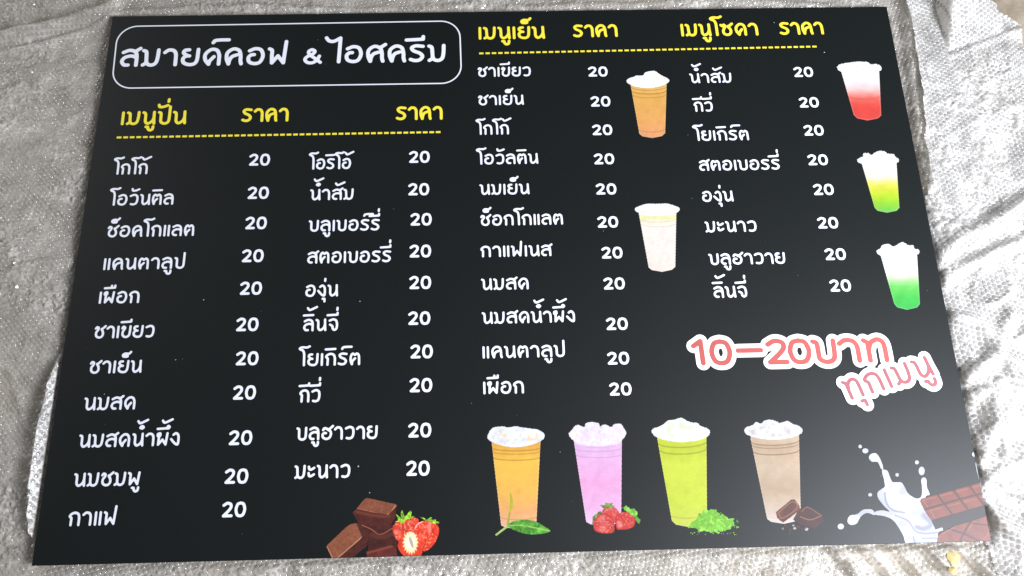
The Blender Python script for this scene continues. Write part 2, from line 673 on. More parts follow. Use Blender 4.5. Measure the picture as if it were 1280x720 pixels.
def flat_mesh(name, loops, mat, z=0.0):
    """every island (outer loop with its own holes) is filled separately"""
    loops = [np.asarray(L) for L in loops]
    depth = [sum(inside(L[0], M_) for M_ in loops if M_ is not L) for L in loops]
    Vs, Fs, base = [], [], 0
    for L, d in zip(loops, depth):
        if d % 2:
            continue
        hs = [H_ for H_, dh in zip(loops, depth) if dh == d + 1 and inside(H_[0], L)]
        grp = [L] + hs
        tris = tessellate_polygon([[Vector((a, b, 0)) for a, b in g] for g in grp])
        V = np.concatenate(grp)
        F = np.array([t_ for t_ in tris if len(set(t_)) == 3])
        Vs.append(V)
        Fs.append(F + base)
        base += len(V)
    V = np.concatenate(Vs)
    V = np.column_stack([V, np.full(len(V), z)])
    F = np.concatenate(Fs)
    a, b, c = V[F[:, 0]], V[F[:, 1]], V[F[:, 2]]
    cr_ = (b[:, 0] - a[:, 0]) * (c[:, 1] - a[:, 1]) - (b[:, 1] - a[:, 1]) * (c[:, 0] - a[:, 0])
    F[cr_ < 0] = F[cr_ < 0][:, ::-1]
    return mesh_np(name, V, F, mat)


# ---- the hand-drawn loopless Thai lettering, as stroke centre lines
# '~' smooth stroke, '-' straight; x,y in units of the letter height
G = {
 'ก': (.66, '~.12,0 .12,.3 .12,.56 .0,.72 .1,.9 .33,1 .56,.9 .65,.62 .66,.3 .66,0'),
 'ข': (.64, '~.0,.82 .08,.97 .22,.88 .16,.68 .07,.5 .08,.18 .26,.01 .48,.03 .61,.22 .64,.6 .64,1'),
 'ค': (.68, '~.13,0 .03,.35 .05,.75 .3,1 .56,.9 .65,.55 .66,.2 .7,0', '~.13,0 .17,.28 .28,.5 .48,.6'),
 'ง': (.54, '~.14,.86 .3,.99 .46,.88 .53,.6 .52,.08 .42,.02 .24,.16 .0,.48'),
 'จ': (.62, '~.04,.88 .3,1 .54,.88 .62,.5 .58,.12 .42,0 .3,.12 .26,.36 .08,.5'),
 'ช': (.66, '~.0,.84 .08,.97 .22,.9 .18,.68 .07,.5 .08,.18 .26,.01 .48,.03 .61,.25 .58,.55 .46,.78 .56,.84 .76,1.06'),
 'ซ': (.74, '~.0,.92 .12,.82 .22,.95 .30,.80 .22,.6 .15,.4 .16,.16 .32,.01 .54,.03 .68,.25 .64,.55 .5,.78 .6,.84 .8,1.04'),
 'ด': (.68, '~.22,0 .05,.3 .04,.68 .28,.98 .54,.93 .66,.62 .67,.3 .67,0', '~.22,0 .26,.22 .43,.5'),
 'ต': (.68, '~.13,0 .03,.35 .05,.78 .18,.98 .34,.86 .48,.98 .62,.85 .66,.5 .67,0', '~.13,0 .17,.28 .36,.54'),
 'ท': (.66, '-.0,.96 .12,.86 .13,0', '~.13,.5 .22,.84 .44,1 .6,.88 .65,.6 .66,0'),
 'น': (.66, '~-.02,.97 .1,.88 .13,.55 .14,.2 .26,.01 .42,.06 .58,.26 .64,.5', '-.64,1 .65,.5 .69,0'),
 'บ': (.64, '~-.02,.97 .1,.88 .12,.5 .14,.15 .3,0 .5,.02 .62,.2 .64,.6 .64,1'),
 'ป': (.64, '~-.02,.97 .1,.88 .12,.5 .14,.15 .3,0 .5,.02 .62,.2 .64,.6 .64,1.45'),
 'ผ': (.70, '~.0,.78 .0,.95 .16,1 .18,.82', '-.1,.74 .08,.03 .36,.46 .62,.03 .69,1'),
 'พ': (.74, '~-.02,.97 .1,.86 .1,.5', '-.1,.6 .12,.03 .38,.5 .64,.03 .72,1'),
 'ฟ': (.74, '~-.02,.97 .1,.86 .1,.5', '-.1,.6 .12,.03 .38,.5 .64,.03 .72,1.45'),
 'ม': (.66, '~-.02,.97 .1,.88 .13,.55 .15,.16', '-.0,.01 .15,.14', '~.15,.2 .24,.04 .42,.0 .58,.14 .64,.5 .65,1'),
 'ย': (.68, '~.27,.98 .08,.95 .03,.77 .2,.6 .3,.57', '~.2,.6 .03,.42 .06,.14 .28,0 .54,.04 .66,.3 .68,1'),
 'ร': (.56, '~.56,.96 .24,1 .05,.87 .14,.66 .42,.5 .54,.28 .42,.06 .2,.01 .0,.09'),
 'ล': (.66, '~.03,.86 .3,1 .56,.9 .65,.6 .66,0', '~.65,.52 .4,.62 .12,.52 .01,.27 .12,.04 .3,.02'),
 'ว': (.60, '~.02,.88 .3,1 .54,.88 .6,.5 .52,.12 .3,.0 .1,.04'),
 'ศ': (.68, '~.13,0 .03,.35 .05,.75 .3,1 .56,.88 .65,.55 .66,.2 .7,0', '~.13,0 .17,.28 .28,.5 .48,.6', '-.56,.9 .8,1.12'),
 'ส': (.66, '~.03,.86 .3,1 .56,.9 .65,.6 .66,0', '~.65,.52 .4,.62 .12,.52 .01,.27 .12,.04 .3,.02', '-.54,.9 .78,1.12'),
 'อ': (.68, '~.06,.86 .32,1 .58,.9 .68,.5 .56,.1 .32,0 .08,.12 .03,.4 .14,.58 .28,.6'),
 'ฮ': (.70, '~.06,.78 .14,.93 .32,.9 .46,.78 .62,.66 .67,.4 .56,.1 .32,0 .08,.12 .03,.36 .14,.52 .28,.5', '~.28,.9 .5,.84 .8,1.12'),
 'า': (.50, '~-.02,.82 .14,.98 .36,.95 .48,.72 .5,.3 .5,0'),
 'ะ': (.42, '~.02,.92 .06,.72 .2,.68 .42,.82', '~.02,.38 .06,.16 .2,.12 .42,.26'),
 'เ': (.06, '-.04,.98 .05,0'),
 'แ': (.38, '-.04,.98 .05,0', '-.36,.98 .37,0'),
 'โ': (.24, '~.60,1.74 .40,1.64 .04,1.66 -.14,1.56 -.08,1.46 .10,1.36 .2,1.08 .22,.6 .23,0'),
 'ไ': (.62, '~.0,1.62 .12,1.42 .34,1.38 .64,1.6', '-.64,1.6 .60,0'),
 '&': (.95, '~.95,.02 .6,.35 .3,.62 .24,.86 .42,1 .6,.88 .5,.68 .16,.46 .04,.24 .2,.02 .5,.0 .75,.2 .88,.5'),
 '0': (.62, '~.31,1 .52,.9 .62,.5 .52,.1 .31,0 .1,.1 .0,.5 .1,.9 .31,1'),
 '1': (.30, '-.0,.78 .24,1 .28,0'),
 '2': (.60, '~.02,.84 .26,1 .5,.92 .54,.68 .36,.38 .04,.02', '-.04,.02 .6,.02'),
 '-': (.80, '-.0,.5 .80,.5'),
}
MARK = {   # relative to the right edge of the consonant
 'ิ': '-' + '-.72,1.30 -.0,1.33',
 'ี': '-' + '-.76,1.28 .0,1.32 .01,1.50',
 'ึ': '-' + '-.76,1.28 -.10,1.32|~-.08,1.36 .0,1.52 .1,1.42 .0,1.3 -.08,1.36',
 'ื': '-' + '-.76,1.28 .02,1.32 .03,1.52|--.24,1.31 -.23,1.51',
 'ั': '~' + '-.50,1.50 -.44,1.32 -.2,1.33 .06,1.46',
 '็': '~' + '-.30,1.42 -.14,1.44 -.12,1.30 -.4,1.30 -.46,1.46 -.3,1.58 -.02,1.56 .12,1.72',
 '่': '-' + '-.02,1.32 -.01,1.52',
 '้': '~' + '-.44,1.54 -.34,1.38 -.20,1.38 .26,1.64',
 '์': '~' + '-.34,1.32 -.26,1.46 .0,1.50 .36,1.50',
 'ํ': '~' + '-.10,1.34 -.24,1.42 -.12,1.56 .0,1.45 -.10,1.34',
 'ุ': '-' + '-.16,-.30 -.01,-.30 .0,-.56',
 'ู': '~' + '-.44,-.28 -.32,-.30 -.30,-.46 -.18,-.58 -.03,-.50 .0,-.26',
}
UP = set('ิีึืั')
GAP = .30


def parse(s, dx=0, dy=0):
    P = [tuple(float(q) for q in a.split(',')) for a in s[1:].split()]
    P = [(a + dx, b + dy) for a, b in P]
    return catmull(P, 7) if s[0] == '~' else np.array(P)


def layout(txt, gap=GAP):
    out = []
    x = 0
    right = 0
    has_up = False
    tall = False
    i = 0
    txt = txt.replace('ำ', 'ํา')
    seq = []
    for ch in txt:                 # nikhahit goes under the tone mark
        if ch == 'ํ' and seq and seq[-1] in '่้':
            seq.insert(len(seq) - 1, ch)
        else:
            seq.append(ch)
    for ch in seq:
        if ch in MARK:
            dy = 0
            dx = 0
            if ch in '่้์็' and has_up:
                dy = .40
                if ch == '่':
                    dy = .46
            if tall and ch not in 'ุู':
                dx = -.22
            if tall and has_up and ch in '่':
                dx = -.12
            if ch in '้' and seq and out and has_up:
                dy = .46
            for s in MARK[ch].split('|'):
                out.append(parse(s, right + dx, dy + (0 if ch in 'ุู' else .12)))
            if ch in UP or ch == 'ํ':
                has_up = True
            continue
        if ch == ' ':
            x += .45
            continue
        adv, *st = G[ch]
        for s in st:
            out.append(parse(s, x))
        right = x + adv
        x = right + gap
        has_up = False
        tall = ch in 'ปฟ'
    return out


def stroke_loops(strokes, r, st=.05):
    A = np.concatenate(strokes)
    x0, y0 = A.min(0) - r - 2 * st
    x1, y1 = A.max(0) + r + 2 * st
    X, Y = np.meshgrid(np.arange(x0, x1 + st, st), np.arange(y0, y1 + st, st))
    D = np.full(X.shape, 1e9)
    for s in strokes:
        lo = s.min(0) - r - 3 * st
        hi = s.max(0) + r + 3 * st
        i0 = max(0, int((lo[0] - x0) / st)); i1 = int((hi[0] - x0) / st) + 2
        j0 = max(0, int((lo[1] - y0) / st)); j1 = int((hi[1] - y0) / st) + 2
        D[j0:j1, i0:i1] = np.minimum(D[j0:j1, i0:i1], seg_dist(X[j0:j1, i0:i1], Y[j0:j1, i0:i1], s))
    return contours(r - np.minimum(D, r + 5), x0, y0, st)


def word(name, txt, xa, yb, xb, size, mat, r=.103, z=.00025, label=None, parent=None, gap=GAP):
    """lettering whose outer left/right edges show at xa/xb and its foot at yb in the photo's pixels"""
    S = layout(txt, gap)
    S = [s * np.array([size, size]) for s in S]
    rr = r * size
    bx, by = px2w(xa, yb)
    ox, oy, kx = float(bx) + rr, float(by) + rr, 1.0
    A = np.concatenate(S)
    for _ in range(6):
        X = ox + A[:, 0] * kx
        Y = oy + A[:, 1]
        px, py = w2px(X, Y)
        l = w2px(X - rr, Y)[0].min()
        rt = w2px(X + rr, Y)[0].max()
        kx *= (xb - xa) / (rt - l)
        X = ox + A[:, 0] * kx
        l = w2px(X - rr, Y)[0].min()
        ox += (xa - l) * .00112
    S = [s * np.array([kx, 1]) / size for s in S]
    L = [l_ * size for l_ in stroke_loops(S, r)]
    if name == 'price_lettering' and name in _shared:
        me = _shared[name]
    else:
        me = flat_mesh(name, L, mat)
        if name == 'price_lettering':
            _shared[name] = me
    o = link(name, me, parent or board)
    o.location = (ox, oy, z)
    if label:
        o['label'] = label
    return o, S, size, (ox, oy)


_shared = {}

word('title_lettering', 'สมายด์คอฟ', 150, 84, 360.5, .0262, m_white, r=.109)
word('title_lettering', '&', 379, 80.5, 402.5, .0228, m_white, r=.115)
word('title_lettering', 'ไอศครีม', 406, 79.6, 557, .0262, m_white, r=.109)
YH = 'yellow heading lettering'
for txt, a, b, c in (('เมนูปั่น', 151, 156.7, 233.2), ('ราคา', 301.5, 152.9, 361), ('ราคา', 494.7, 150.6, 553.4),
                     ('เมนูเย็น', 598, 49.7, 681.5), ('ราคา', 716.3, 47, 772.3),
                     ('เมนูโซดา', 850.2, 45.8, 948.2), ('ราคา', 974, 43.9, 1030)):
    word('heading_lettering', txt, a, b, c, .0190, m_yellow, r=.112, label=YH)
ITEMS = [
 ('โกโก้', 142.6, 218.5, 190.4), ('โอวันติล', 137.7, 257.3, 217.2), ('ช็อคโกแลต', 134.8, 296.9, 242.9),
 ('แคนตาลูป', 129, 337.8, 232.4), ('เผือก', 123.4, 379.9, 174.6), ('ชาเขียว', 118.6, 423.4, 193.4),
 ('ชาเย็น', 112.5, 467.4, 177.6), ('นมสด', 105.8, 513.3, 169.6), ('นมสดน้ำผึ้ง', 99.4, 560, 224.8),
 ('นมชมพู', 93, 608.9, 176), ('กาแฟ', 86, 658, 147.2),
 ('โอริโอ้', 386.2, 212.2, 443), ('น้ำส้ม', 387.8, 250.7, 442.2), ('บลูเบอร์รี่', 386, 289.8, 475.2),
 ('สตอเบอรรี่', 384, 329.8, 489.4), ('องุ่น', 381.7, 371.4, 422.6), ('ลิ้นจี่', 378.6, 414.5, 423.5),
 ('โยเกิร์ต', 373.4, 458.1, 450.3), ('กีวี่', 373.2, 503.5, 401.6), ('บลูฮาวาย', 370.6, 551, 472.3),
 ('มะนาว', 367.8, 599, 438),
 ('ชาเขียว', 597, 96.4, 663.5), ('ชาเย็น', 597.5, 131.9, 654.9), ('โกโก้', 594.4, 168.8, 639.3),
 ('โอวัลติน', 594.8, 206, 673), ('นมเย็น', 599.2, 243.9, 662), ('ช็อกโกแลต', 600.3, 282.6, 703.9),
 ('กาแฟเนส', 600.5, 321.8, 690.6), ('นมสด', 601.2, 362.9, 660.9), ('นมสดน้ำผึ้ง', 602.1, 405.2, 718.8),
 ('แคนตาลูป', 603, 448.3, 706), ('เผือก', 603.9, 493, 655),
 ('น้ำส้ม', 861.4, 104.2, 914), ('กีวี่', 864.8, 139.9, 890.8), ('โยเกิร์ต', 865, 176.4, 936.4),
 ('สตอเบอรรี่', 873.6, 213.8, 974.6), ('องุ่น', 877.6, 252.6, 917.1), ('มะนาว', 880.6, 290.8, 945.5),
 ('บลูฮาวาย', 885.2, 331.5, 981.3), ('ลิ้นจี่', 889.5, 372.7, 933.9)]
for txt, a, b, c in ITEMS:
    word('item_lettering', txt, a, b, c, .0148 if a < 560 else .0143, m_white)
PR = [(311.3, 337.7, 207.2), (309.5, 335.9, 248.8), (306.6, 333.7, 286.7), (302.3, 330.1, 327.9), (299.8, 327.6, 368.7),
      (295.1, 323.6, 414.2), (294.7, 323.6, 456.8), (291.1, 319.6, 499.8), (286, 315.7, 556.6), (280.6, 309.9, 605),
      (277.4, 307, 646.9),
      (511.3, 537.4, 203.7), (510.3, 536.3, 244.3), (513.1, 539.1, 282.1), (512, 538.4, 322), (511.7, 538.4, 361.5),
      (510.3, 537.4, 406.3), (513.1, 540.8, 448.2), (512, 540.1, 490.5), (510.3, 539.5, 547.1), (507.9, 537.4, 595)]
PR2 = [(734.9, 759.5, 95.8), (738, 762.6, 133.3), (740.1, 765.8, 169), (742.2, 767.5, 205.5), (744.6, 770.3, 243.3),
       (746.5, 772.2, 284.7), (751.6, 778.3, 323.3), (754.1, 780.9, 362), (757.4, 784.8, 412.6), (758.8, 786.3, 455.9),
       (761.4, 789.2, 494.6),
       (991.5, 1016.3, 96.3), (998.3, 1023.4, 134.5), (1004.1, 1029.2, 169.6), (1009, 1034.4, 206.6),
       (1016, 1041.7, 243.9), (1021.2, 1047.8, 285.7), (1030.4, 1057.3, 325.2), (1036.5, 1063.7, 364.6)]
for a, c, b in PR:
    word('price_lettering', '20', a, b + .3, c, .0158, m_white, r=.114, gap=.31)
_shared.clear()
for a, c, b in PR2:
    word('price_lettering', '20', a, b + .3, c, .0143, m_white, r=.120, gap=.31)

# ---- dashed rules
def dashes(xa, ya, xb, yb, n, ln, wd):
    ax, ay = px2w(xa, ya)
    bx, by = px2w(xb, yb)
    V, F = [], []
    for k in range(n):
        t_ = k / (n - 1)
        x = ax + (bx - ax - ln) * t_
        y = ay + (by - ay) * t_
        q = len(V)
        V += [(x, y - wd / 2, .0003), (x + ln, y - wd / 2, .0003), (x + ln, y + wd / 2, .0003), (x, y + wd / 2, .0003)]
        F.append((q, q + 1, q + 2, q + 3))
    o = link('dashed_rule', mesh_np('dashed_rule', V, F, m_yellow), board)
    o['label'] = 'yellow dashed rule'
    o['kind'] = 'stuff'


dashes(146, 172, 550.6, 165.2, 50, .0068, .0031)
dashes(599, 66.9, 1020.6, 58.3, 54, .0066, .0030)

# ---- white rounded frame round the title
TLx, TLy = px2w(148.5, 33.2)
BRx, BRy = px2w(576.5, 104)
TRx, TRy = px2w(575, 26.3)
BLx, BLy = px2w(138.6, 110.6)
P = []
rad = .030
corn = [(TRx, TRy, -1, -1, 0), (TLx, TLy, 1, -1, 90), (BLx, BLy, 1, 1, 180), (BRx, BRy, -1, 1, 270)]
for cx, cy, sx, sy, a0 in corn:
    for k in range(13):
        a = R(a0 + 90 * k / 12)
        P.append((cx + sx * rad + rad * math.cos(a), cy + sy * rad + rad * math.sin(a)))
P = np.array(P)
nrm = np.roll(P, -1, 0) - np.roll(P, 1, 0)
nrm = np.stack([nrm[:, 1], -nrm[:, 0]], 1) / np.linalg.norm(nrm, axis=1)[:, None]
n = len(P)
V = np.concatenate([P + nrm * .0010, P - nrm * .0010])
V = np.column_stack([V, np.full(2 * n, .0003)])
F = [(i, (i + 1) % n, n + (i + 1) % n, n + i) for i in range(n)]
link('title_frame', mesh_np('title_frame', V, F, m_white), board)['label'] = 'thin white rounded frame'


# ---- the pink price slogans on white outline
def slogan(parts, mat, mat_label, r, R_, z):
    """parts: (text, origin x px, foot y px, right x px, size, angle)"""
    allS = []
    for txt, xa, yb, length, hs, ang, gap in parts:
        S = layout(txt, gap)
        ox, oy = px2w(xa, yb)
        c, s = math.cos(ang), math.sin(ang)
        A = np.concatenate(S)
        kx = length / A[:, 0].max()
        for q in S:
            x, y = q[:, 0] * kx, q[:, 1] * hs
            allS.append(np.stack([ox + x * c - y * s, oy + x * s + y * c], 1))
    for nm, rr, m, zz in (('sticker_outline', R_, m_sticker, z), ('slogan_lettering', r, mat, z + .0003)):
        k = .02
        L = stroke_loops([q / k for q in allS], rr / k, .05)
        o = link(nm, flat_mesh(nm, [l_ * k for l_ in L], m), board)
        o.location = (0, 0, zz)
        o['label'] = mat_label if nm == 'slogan_lettering' else 'white outline behind the slogan'


slogan([('1', 868.5, 454.3, .0115, .0305, -.01, .3), ('0', 891, 454.3, .0245, .0300, 0, .3),
        ('-', 924, 452.5, .0310, .0310, 0, .3), ('2', 961.5, 453.6, .0245, .0300, 0, .3),
        ('0', 989.5, 453.0, .0255, .0300, 0, .3), ('บ', 1020, 452.5, .0270, .0290, 0, .3),
        ('า', 1053, 451.3, .0235, .0290, .0, .3), ('ท', 1083, 450.8, .0280, .0290, .0, .3)],
       m_red, 'red slogan lettering', .0033, .0094, .0004)
slogan([('ทุกเมนู', 1061.5, 499.0, .122, .0240, R(14.8), .34)], m_pink, 'tilted pink slogan lettering', .0024, .0088, .0012)


# ------------------------------------------------------------------ printed pictures
class Art:
    """a flat printed picture, cut into pieces by layer; coordinates are those of an enlarged view (scale, origin)"""
    def __init__(self, name, label, scale, ox, oy):
        self.s, self.ox, self.oy = scale, ox, oy
        self.name, self.label = name, label
        self.L = []

    def poly(self, nm, pts, col, smooth=True, grain=.06, lines=(), fn=None, rag=0, label=None):
        pts = catmull(pts, 6, True) if smooth else np.array(pts, float)
        self.L.append((nm, pts, np.array(col, float) / 255, grain, lines, fn, rag, label))
        return self

    def build(self, z=.00035, st=.00045, g=1.0, gain=.88):
        A = np.concatenate([l_[1] for l_ in self.L])
        m = 6
        cx = np.array([A[:, 0].min() - m, A[:, 0].max() + m]) / self.s + self.ox
        cy = np.array([A[:, 1].min() - m, A[:, 1].max() + m]) / self.s + self.oy
        gx, gy = px2w(np.array([cx[0], cx[1], cx[0], cx[1]]), np.array([cy[0], cy[0], cy[1], cy[1]]))
        x0, x1 = max(gx.min(), -BX + .0005), min(gx.max(), BX - .0005)
        y0, y1 = max(gy.min(), -BY + .0005), min(gy.max(), BY - .0005)
        nx, ny = int((x1 - x0) / st), int((y1 - y0) / st)
        X, Y = np.meshgrid(np.linspace(x0, x1, nx), np.linspace(y0, y1, ny))
        PX, PY = w2px(X, Y)
        u, v = (PX - self.ox) * self.s, (PY - self.oy) * self.s
        own = np.full(X.shape, -1)
        COL = np.zeros(X.shape + (3,))
        for k, (nm, pts, col, grain, lines, fn, rag, lab) in enumerate(self.L):
            uu, vv = u, v
            if rag:
                uu = u + rag * (vnoise(u, v, rag * 1.3, 1) - .5) * 2
                vv = v + rag * (vnoise(u, v, rag * 1.3, 2) - .5) * 2
            bb = (u > pts[:, 0].min() - 9) & (u < pts[:, 0].max() + 9) & (v > pts[:, 1].min() - 9) & (v < pts[:, 1].max() + 9)
            U, Vv = uu[bb], vv[bb]
            D, ins = seg_dist(U, Vv, pts, True)
            c = np.broadcast_to(col, U.shape + (3,)).copy()
            if grain:
                c *= (1 + grain * (vnoise(U, Vv, 9, 0) - .5) * 1.4 + grain * (vnoise(U, Vv, 28, 3) - .5) * 1.4)[:, None]
            if fn:
                c = fn(U, Vv, c, D)
            for lp, wd, lc in lines:
                lp = catmull(lp, 6) if len(lp) > 2 else np.array(lp, float)
                d = seg_dist(U, Vv, lp)
                a = np.clip(1.3 - d / wd, 0, 1)[:, None]
                c = c * (1 - a) + np.array(lc) / 255 * a
            o_ = own[bb]
            o_[ins] = k
            own[bb] = o_
            cc = COL[bb]
            cc[ins] = c[ins]
            COL[bb] = cc
        # vertices carry colour, a face belongs to the layer of its lower left corner
        I = np.arange(nx * ny).reshape(ny, nx)
        F = np.stack([I[:-1, :-1], I[:-1, 1:], I[1:, 1:], I[1:, :-1]], -1).reshape(-1, 4)
        fo = own[:-1, :-1].ravel()
        V = np.stack([X, Y, np.zeros_like(X)], -1).reshape(-1, 3)
        lin = s2l(COL.reshape(-1, 3)) ** g * gain
        names = []
        for k, l_ in enumerate(self.L):
            if l_[0] in ('tea_powder',) and names and names[-1][0] == l_[0]:
                names[-1][1].append(k)
            else:
                names.append((l_[0], [k]))
        root = None
        for nm, ks in names:
            sel = F[np.isin(fo, ks)]
            if not len(sel):
                continue
            # one flat colour per face
            cf = lin[sel[:, 0]]
            used = np.unique(sel)
            mp = np.zeros(len(V), int)
            mp[used] = np.arange(len(used))
            me = mesh_np(nm, V[used], mp[sel], m_art)
            at_ = me.attributes.new('ink', 'FLOAT_COLOR', 'FACE')
            at_.data.foreach_set('color', np.column_stack([cf, np.ones(len(cf))]).astype(np.float32).ravel())
            first = root is None
            o = link(self.name if first else nm, me, board if first else root)
            if first:
                o.location = (0, 0, z)
                root = o
                o['label'] = self.label
            if nm == 'tea_powder':
                o['kind'] = 'stuff'
            lab = self.L[ks[0]][7]
            if lab:
                o['label'] = lab
        return root


def mix(c, d, t_):
    t_ = np.clip(t_, 0, 1)[:, None]
    return c * (1 - t_) + np.array(d, float) / 255 * t_


def cup(a, L, T, Rr, BLc, BRc, foot, cols, rim, ice, ice_col, rings, ringc, ice_grain=.10):
    """L/Rr: (x,y) of the cup wall under the rim; rim: outline of lip + ice"""
    (lx, ly), (rx, ry), (bx, by), (cx, cy) = L, Rr, BLc, BRc
    mx = (bx + cx) / 2
    pts = [(lx, ly - T), (lx, ly), (lx + (bx - lx) * .5, ly + (by - ly) * .5), (bx, by),
           (bx + (cx - bx) * .12, by + (foot - by) * .6), (mx, foot), (cx - (cx - bx) * .12, cy + (foot - cy) * .6), (cx, cy),
           (rx + (cx - rx) * .5, ry + (cy - ry) * .5), (rx, ry), (rx, ry - T)]
    top = min(ly, ry)

    def fn(U, V, c, D):
        t_ = (V - top) / (foot - top)
        out = np.zeros_like(c)
        st_ = [(s_, np.array(q, float) / 255) for s_, q in cols]
        tt = t_ + .04 * (vnoise(U, V, 34, 1) - .5)
        for ch in range(3):
            out[:, ch] = np.interp(tt, [s_ for s_, _ in st_], [q[ch] for _, q in st_])
        out *= (1 + .05 * (vnoise(U + .4 * V, V - .3 * U, 30, 2) - .5) + .03 * (vnoise(U * .8 - .5 * V, V, 9, 0) - .5))[:, None]
        # pale wall thickness at the sides of the drawn cup
        out = mix(out, (235, 230, 222), np.clip(1 - D / 7, 0, 1) * .28)
        f = (U - (lx + (bx - lx) * t_)) / ((rx - lx) + ((cx - bx) - (rx - lx)) * t_)
        for rt, depth, al in rings:
            vv = top + rt * (foot - top) + (foot - max(by, cy)) * .8 * np.sqrt(np.clip(1 - (2 * f - 1) ** 2, 0, 1)) + (ry - ly) * f
            out = mix(out, ringc, al * np.clip(1.4 - np.abs(V - vv) / depth, 0, 1))
        return out
    a.poly('cup', pts, (200, 200, 200), smooth=False, fn=fn)

    def fi(U, V, c, D):
        n_ = vnoise(U + .5 * V, V - .4 * U, 17, 1)
        c = c * (1 - ice_grain * .55 * np.clip(1 - np.abs(n_ - .5) * 9, 0, 1))[:, None]
        c = mix(c, ice_col, np.clip((vnoise(U, V, 20, 3) - .55) * 2.2, 0, .8) * np.clip((D - 8) / 14, 0, 1))
        return c
    a.poly('crushed_ice', rim, ice, fn=fi, rag=2.0)


W = (252, 250, 246)
# iced milk tea (upper left of the pictures)
a = Art('drink_picture', 'picture of a cup of orange milk tea with foam', 6, 770, 70)
cup(a, (107, 212), 20, (378, 210), (174, 585), (367, 580), 617,
    [(0, (226, 190, 120)), (.2, (222, 172, 92)), (.7, (224, 165, 98)), (1, (224, 160, 118))],
    [(78, 190), (92, 172), (132, 158), (150, 150), (200, 148), (215, 128), (245, 118), (290, 115), (320, 135), (345, 150),
     (382, 168), (398, 185), (382, 205), (330, 228), (240, 242), (150, 232), (96, 210)], W, (240, 225, 190),
    [(.06, 3, .5), (.13, 3.5, .75), (.2, 3, .5), (.83, 3, .5), (.93, 2.5, .3)], (168, 112, 52))
a.build(g=1.1, gain=0.88)
a = Art('drink_picture', 'picture of a cup of fresh white milk', 6.545, 780, 240)
cup(a, (120, 180), 20, (426, 178), (200, 618), (418, 612), 655,
    [(0, (246, 240, 214)), (.07, (240, 234, 170)), (.14, (246, 236, 214)), (.25, (248, 234, 222)), (1, (247, 226, 214))],
    [(88, 143), (100, 128), (150, 108), (200, 98), (280, 99), (345, 96), (400, 110), (445, 128), (453, 145), (430, 172),
     (360, 190), (260, 198), (170, 190), (105, 165)], W, (240, 236, 205),
    [(.09, 2.5, .6), (.17, 2.5, .6), (.84, 2, .25)], (196, 184, 160))
a.build(g=1.1, gain=0.72)
SODA = 3.79
RIMC = lambda: None
a = Art('drink_picture', 'picture of a cup of red soda with white top', 3.79, 830, 10)
cup(a, (838, 300), 14, (1018, 298), (898, 508), (1028, 510), 534,
    [(0, W), (.18, (250, 246, 246)), (.38, (250, 206, 200)), (.55, (236, 120, 105)), (.75, (228, 82, 72)), (1, (226, 84, 76))],
    [(820, 287), (826, 272), (850, 264), (880, 260), (905, 256), (940, 255), (965, 258), (980, 268), (1010, 268), (1029, 284),
     (1018, 300), (940, 306), (845, 304)], W, (246, 240, 240), [(.62, 4, .25), (.5, 4, .3)], (222, 80, 66))
a.build(g=1.1, gain=0.7)
a = Art('drink_picture', 'picture of a cup of yellow and lime green soda', 3.272, 840, 180)
cup(a, (775, 80), 14, (917, 78), (828, 262), (929, 262), 282,
    [(0, W), (.3, (246, 250, 214)), (.45, (232, 226, 90)), (.62, (206, 226, 60)), (.8, (160, 216, 60)), (1, (124, 206, 96))],
    [(757, 67), (768, 57), (780, 52), (782, 40), (800, 38), (815, 45), (835, 33), (862, 30), (885, 42), (905, 42), (912, 52),
     (927, 64), (918, 78), (850, 86), (775, 82)], W, (248, 248, 236), [(.62, 4, .25)], (190, 220, 40))
a.build(g=1.1, gain=0.62)
a = Art('drink_picture', 'picture of a cup of bright green soda with white top', 3.272, 840, 180)
cup(a, (852, 455), 14, (1001, 452), (908, 655), (1013, 656), 679,
    [(0, W), (.25, (250, 252, 248)), (.42, (214, 240, 190)), (.58, (120, 210, 104)), (.8, (76, 196, 84)), (1, (70, 190, 90))],
    [(835, 440), (850, 430), (860, 415), (885, 410), (905, 420), (940, 403), (965, 415), (985, 415), (990, 428), (1010, 436),
     (1000, 454), (930, 462), (855, 458)], W, (246, 250, 246), [(.6, 4, .25)], (90, 200, 80))
a.build(g=1.1, gain=0.64)
# four tall cups along the bottom
a = Art('drink_picture', 'picture of a cup of orange iced tea with a green leaf', 4, 590, 510)
cup(a, (98, 178), 16, (341, 176), (145, 588), (321, 575), 606,
    [(0, (232, 176, 80)), (.2, (243, 196, 86)), (.55, (242, 190, 92)), (.8, (238, 176, 116)), (1, (236, 190, 160))],
    [(77, 145), (85, 120), (105, 100), (145, 93), (185, 98), (215, 92), (260, 100), (320, 108), (352, 122), (361, 142),
     (345, 165), (290, 186), (210, 197), (130, 184), (88, 165)], (240, 240, 250), (238, 216, 168),
    [(.06, 3.5, .6), (.10, 3, .5), (.17, 3, .6), (.86, 3, .4)], (188, 126, 50))
LEAF = dict(lines=[([(182, 588), (260, 590), (388, 616)], 3, (176, 214, 110)), ([(230, 588), (262, 572)], 2, (120, 180, 66)),
                   ([(262, 590), (300, 574)], 2, (120, 180, 66)), ([(270, 592), (310, 620)], 2, (66, 130, 46)), ([(220, 590), (250, 612)], 2, (66, 130, 46))])
a.poly('leaf_stem', [(114, 634), (178, 584), (186, 592), (120, 641)], (176, 202, 120), smooth=False)
a.poly('leaf_stem', [(172, 584), (186, 520), (192, 520), (182, 590)], (170, 176, 70), smooth=False)
a.poly('leaf', [(190, 424), (202, 455), (203, 490), (192, 520), (184, 515), (190, 480), (188, 450)], (186, 186, 60))
